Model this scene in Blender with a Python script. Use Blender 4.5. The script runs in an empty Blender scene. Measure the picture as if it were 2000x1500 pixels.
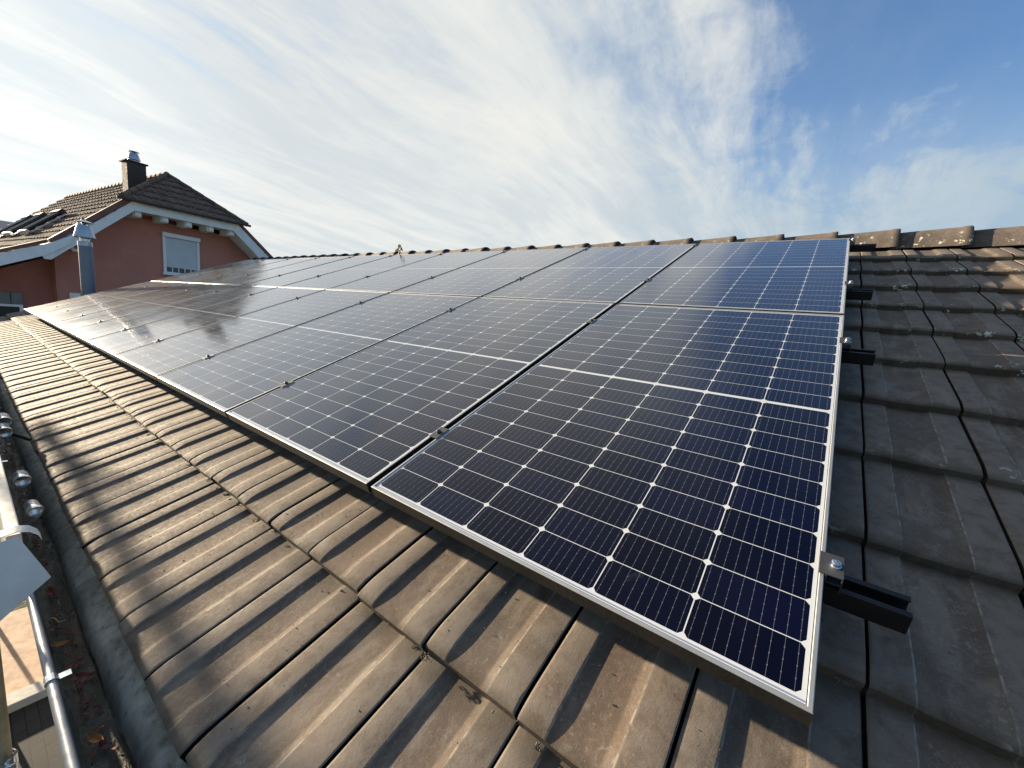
import bpy, math, random
from mathutils import Vector, Matrix
random.seed(7)
scene = bpy.context.scene
COL = scene.collection
R = math.radians

# ------------------------------------------------------------------ camera
cam_d = bpy.data.cameras.new('camera'); cam = bpy.data.objects.new('camera', cam_d); COL.objects.link(cam)
cam_d.sensor_width = 36.0; cam_d.lens = 36.0*795.19/2000.0
cam_d.clip_start = 0.02; cam_d.clip_end = 3000
rx = Vector((0.79919619, 0.5946946, 0.08731424)); ry = Vector((0.16060753, -0.07129931, -0.98443975)); rz = Vector((-0.57921557, 0.80078383, -0.15249457))
m = Matrix.Identity(4)
for i in range(3):
    m[i][0] = rx[i]; m[i][1] = -ry[i]; m[i][2] = -rz[i]
m[0][3], m[1][3], m[2][3] = -0.08140871, -0.67520789, 0.50425102
cam.matrix_world = m
scene.camera = cam

# ------------------------------------------------------------------ light
TO_SUN = Vector((-0.976, -0.129, 0.177)).normalized()
sun_d = bpy.data.lights.new('sun', 'SUN'); sun = bpy.data.objects.new('sun', sun_d); COL.objects.link(sun)
sun_d.energy = 4.5; sun_d.angle = R(0.8); sun_d.color = (1.0, 0.83, 0.60)
sun.rotation_euler = TO_SUN.to_track_quat('Z', 'Y').to_euler()
sun.location = TO_SUN*60
scene.view_settings.view_transform = 'Standard'; scene.view_settings.look = 'None'
scene.view_settings.gamma = 1.0
EXPOSURE = 2.0
scene.view_settings.exposure = EXPOSURE

# ------------------------------------------------------------------ node helpers
class G:
    """tiny expression builder on a node tree"""
    def __init__(s, nt): s.nt = nt
    def put(s, sock, v):
        if hasattr(v, 'is_output'): s.nt.links.new(v, sock)
        elif isinstance(v, (tuple, list)) and sock.type == 'RGBA': sock.default_value = tuple(v) + ((1.0,) if len(v) == 3 else ())
        else: sock.default_value = v
    def m(s, op, a, b=None, c=None, clamp=False):
        n = s.nt.nodes.new('ShaderNodeMath'); n.operation = op; n.use_clamp = clamp
        for i, v in enumerate((a, b, c)):
            if v is not None: s.put(n.inputs[i], v)
        return n.outputs[0]
    def add(s, a, b): return s.m('ADD', a, b)
    def sub(s, a, b): return s.m('SUBTRACT', a, b)
    def mul(s, a, b): return s.m('MULTIPLY', a, b)
    def div(s, a, b): return s.m('DIVIDE', a, b)
    def lt(s, a, b): return s.m('LESS_THAN', a, b)
    def gt(s, a, b): return s.m('GREATER_THAN', a, b)
    def mx(s, a, b): return s.m('MAXIMUM', a, b)
    def mn(s, a, b): return s.m('MINIMUM', a, b)
    def step(s, x, lo, hi, a=0.0, b=1.0):
        n = s.nt.nodes.new('ShaderNodeMapRange'); n.interpolation_type = 'SMOOTHSTEP'
        for i, v in enumerate((x, lo, hi, a, b)): s.put(n.inputs[i], v)
        return n.outputs[0]
    def mix(s, f, a, b, mode='MIX'):
        n = s.nt.nodes.new('ShaderNodeMix'); n.data_type = 'RGBA'; n.blend_type = mode
        s.put(n.inputs[0], f); s.put(n.inputs[6], a); s.put(n.inputs[7], b)
        return n.outputs[2]
    def noise(s, vec, scale, detail=3, rough=.55, dist=0.0, color=False):
        n = s.nt.nodes.new('ShaderNodeTexNoise')
        if vec is not None: s.put(n.inputs['Vector'], vec)
        n.inputs['Scale'].default_value = scale; n.inputs['Detail'].default_value = detail
        n.inputs['Roughness'].default_value = rough; n.inputs['Distortion'].default_value = dist
        return n.outputs['Color'] if color else n.outputs['Fac']
    def vor(s, vec, scale, feature='F1'):
        n = s.nt.nodes.new('ShaderNodeTexVoronoi'); n.feature = feature
        s.put(n.inputs['Vector'], vec); n.inputs['Scale'].default_value = scale
        return n.outputs['Distance']
    def comb(s, x, y, z):
        n = s.nt.nodes.new('ShaderNodeCombineXYZ')
        for i, v in enumerate((x, y, z)): s.put(n.inputs[i], v)
        return n.outputs[0]
    def sep(s, v):
        n = s.nt.nodes.new('ShaderNodeSeparateXYZ'); s.put(n.inputs[0], v); return n.outputs
    def tc(s, w='Object'):
        n = s.nt.nodes.new('ShaderNodeTexCoord'); return n.outputs[w]
    def vm(s, op, a, b=None):
        n = s.nt.nodes.new('ShaderNodeVectorMath'); n.operation = op
        s.put(n.inputs[0], a)
        if b is not None: s.put(n.inputs[1], b)
        return n.outputs['Value'] if op in ('DOT_PRODUCT', 'LENGTH') else n.outputs['Vector']
    def bump(s, h, strength=.3, dist=.002):
        n = s.nt.nodes.new('ShaderNodeBump'); n.inputs['Strength'].default_value = strength; n.inputs['Distance'].default_value = dist
        s.put(n.inputs['Height'], h); return n.outputs[0]
    def wn(s, vec):
        n = s.nt.nodes.new('ShaderNodeTexWhiteNoise'); n.noise_dimensions = '3D'; s.put(n.inputs['Vector'], vec); return n.outputs['Value']

def new_mat(name):
    mt = bpy.data.materials.new(name); mt.use_nodes = True
    nt = mt.node_tree; b = nt.nodes['Principled BSDF']
    return mt, G(nt), b

def simple(name, col, rough=.6, metal=0.0, var=.12, nscale=8.0, bump=.1, bscale=80.0, spec=.5):
    mt, g, b = new_mat(name)
    o = g.tc()
    n = g.noise(o, nscale, 5, .6)
    f = g.step(n, .3, .7, 0, 1)
    lo = tuple(c*(1-var) for c in col); hi = tuple(min(1, c*(1+var)) for c in col)
    g.put(b.inputs['Base Color'], g.mix(f, lo, hi))
    g.put(b.inputs['Roughness'], g.step(g.noise(o, nscale*3, 3), .25, .75, max(.03, rough-.08), min(1, rough+.08)))
    b.inputs['Metallic'].default_value = metal
    b.inputs['Specular IOR Level'].default_value = spec
    if bump: g.put(b.inputs['Normal'], g.bump(g.noise(o, bscale, 4), bump, .002))
    return mt

# ------------------------------------------------------------------ world: evening sky with high thin cloud
world = bpy.data.worlds.new('World'); scene.world = world; world.use_nodes = True
nt = world.node_tree; g = G(nt)
bg = nt.nodes['Background']; bg.inputs['Strength'].default_value = 0.1
sky = nt.nodes.new('ShaderNodeTexSky'); sky.sky_type = 'NISHITA'; sky.sun_disc = False
sky.sun_elevation = math.asin(TO_SUN.z); sky.sun_rotation = math.atan2(TO_SUN.x, TO_SUN.y)
sky.altitude = 400; sky.air_density = 1.0; sky.dust_density = 0.6; sky.ozone_density = 2.5
d = g.vm('NORMALIZE', g.tc('Generated'))
dx, dy, dz = g.sep(d)
den = g.add(g.mx(dz, 0.0), 0.16)
px = g.div(dx, den); py = g.div(dy, den)
P = g.comb(px, py, 0.0)
warp = g.noise(P, .42, 2, .45, color=True)
wx, wy, wz = g.sep(g.vm('SUBTRACT', warp, (.5, .5, .5)))
# long streaks running away over the ridge, combed by a slow warp
sx = g.add(px, g.mul(wx, 1.0)); sy = g.add(py, g.mul(wy, .9))
st = g.noise(g.comb(g.mul(sx, 2.0), g.mul(sy, .50), 1.7), 1.0, 9, .60, .45)
st2 = g.noise(g.comb(g.mul(sx, 5.0), g.mul(sy, 1.1), 4.2), 1.0, 8, .64, .35)
puff = g.noise(g.comb(g.add(px, g.mul(wx, 1.0)), g.add(py, g.mul(wy, 1.0)), 8.3), 1.6, 9, .62, .35)
puff2 = g.noise(g.comb(g.add(px, g.mul(wx, .5)), g.mul(g.add(py, g.mul(wy, .5)), .7), 2.2), 5.0, 8, .62, .9)
sunp = g.vm('DOT_PRODUCT', d, tuple(Vector((-0.93, 0.25, 0.22)).normalized()))
sund = g.vm('DOT_PRODUCT', d, tuple(TO_SUN))
openp = g.vm('DOT_PRODUCT', d, tuple(Vector((.03, 0.85, 0.525)).normalized()))
# fibres towards the sun, broken tufts away from it
k = g.step(sunp, .15, .75)
texa = g.add(g.add(g.mul(st, .44), g.mul(st2, .22)), g.add(g.mul(puff, .24), g.mul(puff2, .10)))
texb = g.add(g.add(g.mul(st, .22), g.mul(st2, .20)), g.add(g.mul(puff, .36), g.mul(puff2, .22)))
tex = g.add(g.mul(texa, k), g.mul(texb, g.sub(1.0, k)))
# where the cover is thick (towards the sun, low down) and where it opens (high on the right)
cover = g.add(g.step(sunp, .1, .85, .0, .17), g.step(openp, .88, .985, .02, -.075))
cover = g.add(cover, g.step(dz, .20, .44, .17, -.015))
alpha = g.step(g.add(tex, cover), .43, .66, 0.0, 1.0)
veil = g.mul(g.step(dz, .20, .44, .88, .15), g.step(puff, .25, .6, .62, 1.0))
alpha = g.mx(alpha, veil)
alpha = g.mul(alpha, g.step(sunp, -.3, .8, .88, .97))
glow = g.step(sunp, -.15, .80)
ccol = g.mix(glow, (1.0, 1.33, 1.62), (2.26, 2.28, 2.22))
thick = g.step(g.add(g.mul(tex, .75), g.mul(st2, .25)), .40, .62)
ccol = g.mix(thick, g.mix(g.step(sunp, .2, .9, .72, .36), ccol, (.80, 1.18, 1.58)), ccol)
# thin cloud scatters strongly forward: brighter right around the sun
aur = g.add(g.step(sund, .84, .985, 1.0, 1.20), g.step(sund, .984, 1.0, 0, 5.0))
ccol = g.vm('MULTIPLY', ccol, g.comb(aur, g.mul(aur, .985), g.mul(aur, .95)))
skyc = g.mix(1.0, sky.outputs[0], (.41, .52, .63), 'MULTIPLY')
g.put(bg.inputs['Color'], g.mix(alpha, skyc, ccol))

# ------------------------------------------------------------------ mesh helpers
class MB:
    def __init__(s): s.v = []; s.f = []; s.uv = None
    def add(s, vs, fs):
        o = len(s.v); s.v += [tuple(v) for v in vs]; s.f += [tuple(i+o for i in f) for f in fs]; return s
    def box(s, x0, x1, y0, y1, z0, z1, M=None):
        vs = [Vector((x, y, z)) for z in (z0, z1) for y in (y0, y1) for x in (x0, x1)]
        if M is not None: vs = [M @ v for v in vs]
        return s.add(vs, [(0, 2, 3, 1), (4, 5, 7, 6), (0, 1, 5, 4), (2, 6, 7, 3), (0, 4, 6, 2), (1, 3, 7, 5)])
    def prism(s, poly, M, h0, h1):
        """poly: 2D outline (counter-clockwise seen from +z of M), extruded h0..h1 along z of M"""
        n = len(poly)
        vs = [M @ Vector((p[0], p[1], h0)) for p in poly] + [M @ Vector((p[0], p[1], h1)) for p in poly]
        fs = [tuple(range(n-1, -1, -1)), tuple(range(n, 2*n))] + [(i, (i+1) % n, n+(i+1) % n, n+i) for i in range(n)]
        return s.add(vs, fs)
    def tube(s, pts, r, n=12, cap=True, closed=False):
        pts = [Vector(p) for p in pts]; k = len(pts)
        rr = r if isinstance(r, (list, tuple)) else [r]*k
        up = None; rings = []
        for i, p in enumerate(pts):
            if closed: t = pts[(i+1) % k]-pts[i-1]
            else: t = pts[min(i+1, k-1)]-pts[max(i-1, 0)]
            t.normalize()
            if up is None: up = t.orthogonal().normalized()
            else: up = (up-t*up.dot(t)).normalized()
            b = t.cross(up)
            rings.append([p+(up*math.cos(2*math.pi*j/n)+b*math.sin(2*math.pi*j/n))*rr[i] for j in range(n)])
        vs = [v for r_ in rings for v in r_]; fs = []
        for i in range(k if closed else k-1):
            a = i*n; b2 = ((i+1) % k)*n
            for j in range(n): fs.append((a+j, a+(j+1) % n, b2+(j+1) % n, b2+j))
        if cap and not closed: fs += [tuple(range(n-1, -1, -1)), tuple(range((k-1)*n, k*n))]
        return s.add(vs, fs)
    def lathe(s, prof, c, n=28, M=None):
        """prof: (radius, height) pairs, around z through c"""
        vs = []; fs = []
        for (r, z) in prof:
            for j in range(n):
                a = 2*math.pi*j/n; v = Vector((r*math.cos(a), r*math.sin(a), z))
                if M is not None: v = M @ v
                vs.append(v+Vector(c))
        for i in range(len(prof)-1):
            for j in range(n): fs.append((i*n+j, i*n+(j+1) % n, (i+1)*n+(j+1) % n, (i+1)*n+j))
        return s.add(vs, fs)
    def build(s, name, mat, parent=None, smooth=False, bevel=0.0, seg=2):
        me = bpy.data.meshes.new(name); me.from_pydata(s.v, [], s.f); me.update()
        if s.uv is not None:
            ul = me.uv_layers.new(name='tile')
            for lp in me.loops: ul.data[lp.index].uv = s.uv[lp.vertex_index]
        if smooth:
            me.polygons.foreach_set('use_smooth', [True]*len(me.polygons))
            me.set_sharp_from_angle(angle=R(38))
        if mat is not None: me.materials.append(mat)
        o = bpy.data.objects.new(name, me); COL.objects.link(o)
        if parent is not None: o.parent = parent
        if bevel:
            b = o.modifiers.new('bevel', 'BEVEL'); b.width = bevel; b.segments = seg; b.limit_method = 'ANGLE'; b.angle_limit = R(40)
        return o

def tag(o, label=None, cat=None, group=None, kind=None):
    if label: o['label'] = label
    if cat: o['category'] = cat
    if group: o['group'] = group
    if kind: o['kind'] = kind
    return o
def empty(name, label, cat, loc=(0, 0, 0), group=None, rot=(0, 0, 0)):
    o = bpy.data.objects.new(name, None); COL.objects.link(o); o.empty_display_size = .1
    o.location = loc; o.rotation_euler = rot
    return tag(o, label, cat, group)
def copy_tree(o, parent=None):
    c = o.copy(); COL.objects.link(c)
    if parent is not None: c.parent = parent
    for ch in list(o.children): copy_tree(ch, c)
    return c

TH = R(22.0)
RM = Matrix.Rotation(TH, 4, 'X')           # roof frame (u along eave, v up the slope, w outwards) to world
def rw(u, v, w): return RM @ Vector((u, v, w))

# ------------------------------------------------------------------ materials
def tile_material():
    mt, g, b = new_mat('concrete_tile')
    o = g.tc(); 
    uvn = g.nt.nodes.new('ShaderNodeUVMap'); uvn.uv_map = 'tile'
    us, ut, _ = g.sep(uvn.outputs[0])
    geo = g.nt.nodes.new('ShaderNodeNewGeometry'); rnd = geo.outputs['Random Per Island']
    n1 = g.noise(o, 16, 6, .62); n2 = g.noise(o, 85, 4, .6); n3 = g.noise(o, 3.2, 4, .6)
    base = g.mix(g.step(n1, .32, .68), (.094, .071, .053), (.156, .119, .089))
    base = g.mix(g.step(n3, .4, .7), base, g.mix(.55, base, (.130, .118, .110)))
    base = g.mix(g.mul(rnd, .55), base, (.165, .112, .080))
    base = g.mix(g.step(g.m('FRACT', g.mul(rnd, 7.31)), .55, 1.0, 0, .35), base, (.075, .068, .064))
    # fine sandy speckle
    base = g.mix(g.step(n2, .42, .62, .45, 0), base, (.10, .078, .062))
    base = g.mix(g.step(g.noise(o, 240, 2), .66, .74, 0, .55), base, (.30, .27, .23))
    # worn pale patches (scuffed laitance), stretched along the fall
    ox, oy, oz = g.sep(o)
    worn = g.noise(g.comb(g.mul(ox, 13), g.mul(oy, 5), g.mul(oz, 5)), 1.0, 6, .65, .4)
    base = g.mix(g.step(worn, .47, .66, 0, .55), base, (.230, .198, .162))
    blot = g.vor(g.vm('ADD', o, g.vm('SCALE', g.noise(o, 30, 3, color=True), None)), 55)
    base = g.mix(g.mul(g.step(blot, .30, .10), g.step(g.noise(o, 9, 3), .45, .62, .0, .38)), base, (.30, .275, .24))
    curls = g.noise(g.vm('ADD', o, g.vm('SCALE', g.noise(o, 14, 2, color=True), None)), 34, 3, .6, 1.2)
    base = g.mix(g.mul(g.step(g.m('ABSOLUTE', g.sub(curls, .5)), .03, .0), .16), base, (.30, .265, .225))
    # rolls are rubbed paler than the pan, with a bright worn line along each edge
    roll = g.mx(g.lt(us, .0665), g.gt(us, .1775))
    base = g.mix(g.mul(roll, g.step(g.noise(o, 26, 5, .65), .36, .62, .12, .62)), base, (.205, .178, .150))
    eline = g.mx(g.step(g.m('ABSOLUTE', g.sub(us, .0665)), .0022, .0004), g.step(g.m('ABSOLUTE', g.sub(us, .1790)), .0026, .0006))
    base = g.mix(g.mul(eline, g.step(g.noise(o, 38, 4), .40, .60, .0, .60)), base, (.34, .31, .27))
    pit = g.step(g.vor(o, 130), .16, .08)
    base = g.mix(g.mul(pit, g.step(g.noise(o, 7, 3), .45, .6, 0, .55)), base, (.040, .034, .030))
    # algae and dirt along the nose
    nose = g.mul(g.step(g.add(ut, g.mul(g.sub(n1, .5), .05)), .03, -.005), g.step(n3, .3, .6, .45, 1))
    base = g.mix(g.mul(nose, .75), base, (.056, .046, .031))
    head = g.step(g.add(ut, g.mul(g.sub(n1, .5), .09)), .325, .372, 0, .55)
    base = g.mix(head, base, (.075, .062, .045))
    # lichen
    lv = g.vor(g.vm('ADD', o, g.vm('SCALE', g.noise(o, 60, 2, color=True), None)), 21)
    lmask = g.mul(g.step(lv, .27, .20), g.step(g.noise(o, 2.3, 3), .44, .56))
    lmask = g.mul(lmask, g.mx(g.step(ut, .075, .03), g.step(g.noise(o, 5.0, 2), .64, .70)))
    right = g.step(ox, -.3, .1)
    lmask = g.mul(lmask, g.mx(right, .12))
    base = g.mix(g.mul(lmask, .85), base, g.mix(n2, (.40, .45, .38), (.62, .64, .55)))
    # joint between neighbouring tiles is near black
    joint = g.lt(us, .0065)
    base = g.mix(g.mul(joint, .9), base, (.012, .011, .010))
    g.put(b.inputs['Base Color'], base)
    g.put(b.inputs['Roughness'], g.step(n2, .3, .7, .74, .92))
    b.inputs['Specular IOR Level'].default_value = .13
    h = g.add(g.mul(n2, .5), g.add(g.mul(g.noise(o, 260, 3), .35), g.mul(lmask, 1.2)))
    g.put(b.inputs['Normal'], g.bump(g.add(h, g.mul(pit, -.4)), .33, .0020))
    return mt
# 'SCALE' needs its scale socket
_vm = G.vm
def _vm2(s, op, a, b=None):
    if op == 'SCALE':
        n = s.nt.nodes.new('ShaderNodeVectorMath'); n.operation = 'SCALE'; s.put(n.inputs[0], a); n.inputs['Scale'].default_value = .06 if b is None else b
        return n.outputs['Vector']
    return _vm(s, op, a, b)
G.vm = _vm2

PW, PH, GAP = 1.038, 1.755, 0.022
def cell_material():
    mt, g, b = new_mat('solar_cells_under_glass')
    o = g.tc(); x, y, z = g.sep(o)
    CW, CH = .16817, .08525
    x0, y0, mid = .0145, .0190, .012
    xx = g.div(g.sub(x, x0), CW)
    upper = g.gt(y, PH/2)
    yb = g.sub(g.sub(y, y0), g.mul(upper, 10*CH+mid))
    yy = g.div(yb, CH)
    fx = g.m('FRACT', xx); fy = g.m('FRACT', yy)
    dxm = g.mul(g.sub(.5, g.m('ABSOLUTE', g.sub(fx, .5))), CW)
    dym = g.mul(g.sub(.5, g.m('ABSOLUTE', g.sub(fy, .5))), CH)
    inside = g.mul(g.mul(g.gt(xx, 0), g.lt(xx, 6)), g.mul(g.gt(yy, 0), g.lt(yy, 10)))
    cell = g.mul(g.mul(g.gt(dxm, .0011), g.gt(dym, .00085)), g.mul(g.gt(g.add(dxm, dym), .0092), inside))
    # bus bars with solder pads
    bx = g.m('ABSOLUTE', g.sub(g.m('FRACT', g.mul(fx, 9)), .5))
    bxm = g.mul(bx, CW/9)
    pad = g.lt(g.m('ABSOLUTE', g.sub(g.m('FRACT', g.add(g.mul(fy, 4.0), .5)), .5)), .055)
    bus = g.mx(g.lt(bxm, .00030), g.mul(pad, g.lt(bxm, .0009)))
    idx = g.comb(g.m('FLOOR', xx), g.add(g.m('FLOOR', yy), g.mul(upper, 17)), 3.0)
    info = g.nt.nodes.new('ShaderNodeObjectInfo')
    rc = g.wn(g.vm('ADD', idx, g.comb(g.mul(info.outputs['Random'], 91), 0.0, 0.0)))
    ccol = g.mix(rc, (.0013, .0022, .0110), (.0022, .0038, .0195))
    ccol = g.mix(g.step(g.noise(o, 2.0, 2), .4, .6), ccol, g.mix(.5, ccol, (.0022, .0024, .0080)))
    fing = g.step(g.m('ABSOLUTE', g.sub(g.m('FRACT', g.div(y, .0014)), .5)), .36, .46, 0, .05)
    ccol = g.mix(fing, ccol, (.05, .06, .09))
    ccol = g.mix(bus, ccol, (.11, .12, .15))
    white = g.mix(g.noise(o, 4, 3), (.52, .54, .56), (.58, .60, .61))
    ribbon = g.mx(g.lt(g.m('ABSOLUTE', g.sub(y, .0128)), .0017), g.lt(g.m('ABSOLUTE', g.sub(y, PH-.0128)), .0017))
    edge = g.mx(g.mx(g.lt(x, .0092), g.gt(x, PW-.0092)), g.mx(g.lt(y, .0092), g.gt(y, PH-.0092)))
    white = g.mix(ribbon, white, (.20, .25, .36))
    white = g.mix(edge, white, (.06, .065, .07))
    col = g.mix(cell, white, ccol)
    # dust film and drip marks near the lower edge
    dust = g.mul(g.step(g.noise(g.comb(g.mul(x, 9), g.mul(y, 2.2), 0.0), 1.0, 5, .6), .58, .80), .005)
    spots = g.mul(g.step(g.noise(o, 17, 3, .6, .6), .70, .76), .018)
    col = g.mix(g.add(dust, spots), col, (.50, .50, .50))
    g.put(b.inputs['Base Color'], col)
    b.inputs['Roughness'].default_value = .6
    b.inputs['Specular IOR Level'].default_value = 0.0
    rough = g.step(g.noise(g.comb(g.mul(x, 3), g.mul(y, 3), g.mul(info.outputs['Random'], 9)), 1.0, 4), .35, .65, .085, .135)
    hn = g.noise(o, 2.2, 2)
    nrm = g.bump(hn, .10, .01)
    g.put(b.inputs['Normal'], nrm)
    # anti-reflective textured glass: almost none head on, strong at grazing angles
    lw = g.nt.nodes.new('ShaderNodeLayerWeight'); lw.inputs['Blend'].default_value = .5
    fr = g.add(.004, g.mul(g.m('POWER', lw.outputs['Facing'], 3.3), .98))
    gl = g.nt.nodes.new('ShaderNodeBsdfGlossy'); gl.distribution = 'GGX'
    g.put(gl.inputs['Color'], (.97, .97, 1.0)); g.put(gl.inputs['Roughness'], rough); g.put(gl.inputs['Normal'], nrm)
    ms = g.nt.nodes.new('ShaderNodeMixShader'); g.put(ms.inputs[0], fr)
    g.nt.links.new(b.outputs[0], ms.inputs[1]); g.nt.links.new(gl.outputs[0], ms.inputs[2])
    # thin film of dust: a weak wide gloss that flares towards the sun
    g2 = g.nt.nodes.new('ShaderNodeBsdfGlossy'); g2.distribution = 'GGX'
    g.put(g2.inputs['Color'], (1, .98, .95)); g.put(g2.inputs['Roughness'], g.step(g.noise(g.comb(g.mul(x, 5), g.mul(y, 1.3), 2.0), 1.0, 4), .3, .7, .27, .38)); g.put(g2.inputs['Normal'], nrm)
    m2 = g.nt.nodes.new('ShaderNodeMixShader'); g.put(m2.inputs[0], g.mul(.19, g.m('POWER', lw.outputs['Facing'], 5.0)))
    g.nt.links.new(ms.outputs[0], m2.inputs[1]); g.nt.links.new(g2.outputs[0], m2.inputs[2])
    g.nt.links.new(m2.outputs[0], g.nt.nodes['Material Output'].inputs['Surface'])
    return mt

M_tile = tile_material()
M_cell = cell_material()
M_alu = simple('aluminium_frame', (.34, .35, .36), .5, .55, .08, 6, .04, 300)
M_side = simple('shaded_grimy_side', (.008, .0075, .007), .6, .0, .45, 22, .2, 120)  # near-black stands for shade on the frame sides; the mottling is grime
M_steel = simple('galvanised_steel', (.60, .62, .64), .30, 1.0, .15, 9, .08, 60)
M_chrome = simple('bright_steel', (.80, .81, .82), .22, 1.0, .10, 14, .06, 90)
M_clamp = simple('clamp_aluminium', (.055, .058, .065), .5, .4, .06, 20, .03, 300)
M_black = simple('black_anodised', (.004, .004, .005), .5, .0, .2, 20, .03, 300)
M_back = simple('panel_backsheet', (.55, .55, .55), .6)
def weathered_zinc():
    mt, g, b = new_mat('weathered_zinc'); o = g.tc()
    n = g.noise(o, 9, 6, .65, .4); n2 = g.noise(o, 45, 4)
    c = g.mix(g.step(n, .35, .68), (.085, .090, .078), (.17, .185, .175))
    c = g.mix(g.step(n2, .60, .68, 0, .6), c, (.05, .047, .035))
    g.put(b.inputs['Base Color'], c); b.inputs['Metallic'].default_value = .35
    g.put(b.inputs['Roughness'], g.step(n2, .3, .7, .45, .75))
    g.put(b.inputs['Normal'], g.bump(n2, .25, .003)); return mt
M_zinc = weathered_zinc()
def sludge_mat():
    mt, g, b = new_mat('gutter_silt'); o = g.tc()
    n = g.noise(o, 30, 6, .68, .6); n2 = g.noise(o, 130, 4)
    c = g.mix(g.step(n, .35, .66), (.030, .026, .018), (.085, .078, .060))
    c = g.mix(g.step(g.noise(o, 14, 4, .6, .8), .55, .66, 0, .6), c, (.13, .125, .110))
    g.put(b.inputs['Base Color'], c); g.put(b.inputs['Roughness'], g.step(n, .3, .7, .35, .9))
    g.put(b.inputs['Normal'], g.bump(g.add(n, g.mul(n2, .4)), .9, .008)); return mt
M_silt = sludge_mat()
M_bead = simple('painted_steel_bead', (.17, .19, .23), .36, .45, .12, 12, .05, 120)
def stucco(name, c):
    mt, g, b = new_mat(name); o = g.tc()
    n = g.noise(o, .9, 5, .6); n2 = g.noise(o, 28, 4)
    col = g.mix(g.step(n, .3, .7), tuple(k*.88 for k in c), tuple(k*1.08 for k in c))
    col = g.mix(g.step(n2, .35, .65, .18, 0), col, tuple(k*.7 for k in c))
    sx_, sy_, sz_ = g.sep(o)
    run = g.noise(g.comb(g.mul(sx_, 5), g.mul(sy_, 5), g.mul(sz_, .35)), 1.0, 5, .6)
    col = g.mix(g.step(run, .52, .72, 0, .30), col, tuple(k*.62+.02 for k in c))
    g.put(b.inputs['Base Color'], col); b.inputs['Roughness'].default_value = .95
    g.put(b.inputs['Normal'], g.bump(n2, .5, .01)); return mt
M_pink = stucco('red_render', (.48, .205, .155))
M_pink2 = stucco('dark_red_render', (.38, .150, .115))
M_cream = stucco('cream_render', (.55, .52, .46))
M_grey = stucco('grey_render', (.42, .42, .40))
M_white = simple('white_painted_wood', (.78, .80, .80), .55, 0, .06, 5, .06, 60)
M_whitep = simple('white_plastic', (.76, .78, .79), .4, 0, .04, 5, 0)
M_brown = simple('brown_sheet_metal', (.050, .042, .034), .75, .0, .15, 6, .04, 40)
M_verge = simple('reddish_verge_board', (.17, .075, .06), .6, 0, .15, 7, .08, 40)
def far_tile_mat():
    mt, g, b = new_mat('old_roof_tile'); o = g.tc()
    geo = g.nt.nodes.new('ShaderNodeNewGeometry')
    n = g.noise(o, 6, 6, .65); n2 = g.noise(o, 30, 4)
    c = g.mix(g.step(n, .35, .66), (.092, .054, .038), (.175, .108, .076))
    c = g.mix(g.step(n2, .56, .66, 0, .5), c, (.24, .22, .19))
    c = g.mix(g.mul(geo.outputs['Random Per Island'], .4), c, (.10, .062, .046))
    g.put(b.inputs['Base Color'], c); b.inputs['Roughness'].default_value = .85
    g.put(b.inputs['Normal'], g.bump(n2, .5, .01)); return mt
M_ftile = far_tile_mat()
M_glass = simple('dark_window_glass', (.03, .035, .045), .08, 0, .1, 2, 0)
M_slat = simple('dark_grey_shutter', (.17, .20, .205), .5, 0, .1, 5, .05, 40)
M_collector = simple('dark_glass_collector', (.015, .014, .016), .16, .1, .1, 5, 0)
M_cowl = simple('dull_steel_cowl', (.36, .40, .45), .32, .9, .1, 9, .05, 40)
M_wire = simple('dark_wire', (.06, .06, .06), .5, .5, .1, 30, 0)

# ------------------------------------------------------------------ ground
def ground_mat():
    mt, g, b = new_mat('lawn'); o = g.tc()
    n = g.noise(o, .35, 6, .6); n2 = g.noise(o, 14, 4)
    c = g.mix(g.step(n, .35, .65), (.045, .060, .022), (.080, .085, .035))
    c = g.mix(g.step(n2, .4, .6, .4, 0), c, (.03, .035, .015))
    g.put(b.inputs['Base Color'], c); b.inputs['Roughness'].default_value = .95
    g.put(b.inputs['Normal'], g.bump(n2, .8, .05)); return mt
GZ = -4.60
o = MB().add([(-900, -900, GZ-.008), (900, -900, GZ-.008), (900, 900, GZ-.008), (-900, 900, GZ-.008)], [(0, 1, 2, 3)]).build('ground', ground_mat()); tag(o, kind='structure')
def paver_mat():
    mt, g, b = new_mat('shade_dark_pavers'); o = g.tc()  # dark pavers, coloured darker still to stand for the shadow over them
    br = g.nt.nodes.new('ShaderNodeTexBrick'); g.put(br.inputs['Vector'], o)
    br.inputs['Scale'].default_value = 1.0; br.inputs['Brick Width'].default_value = .21; br.inputs['Row Height'].default_value = .105
    br.inputs['Mortar Size'].default_value = .006; br.inputs['Color1'].default_value = (.022, .023, .025, 1); br.inputs['Color2'].default_value = (.034, .034, .035, 1); br.inputs['Mortar'].default_value = (.008, .008, .008, 1)
    n = g.noise(o, 20, 4)
    g.put(b.inputs['Base Color'], g.mix(g.step(n, .3, .7, .3, 0), br.outputs['Color'], (.016, .016, .016)))
    b.inputs['Roughness'].default_value = .85
    g.put(b.inputs['Normal'], g.bump(g.sub(g.mul(n, .3), br.outputs['Fac']), .5, .006)); return mt
o = MB().add([(-7.02, -7, GZ-.004), (9, -7, GZ-.004), (9, .6, GZ-.004), (-7.02, .6, GZ-.004)], [(0, 1, 2, 3)]).build('paving', paver_mat()); tag(o, kind='structure')
M_terr = simple('beige_terrace_slab', (.50, .36, .26), .85, 0, .18, 5, .2, 60)
o = MB().add([(-9.35, -5, GZ), (-7.24, -5, GZ), (-7.24, .6, GZ), (-9.35, .6, GZ)], [(0, 1, 2, 3)]).build('terrace', M_terr); tag(o, kind='structure')
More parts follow.
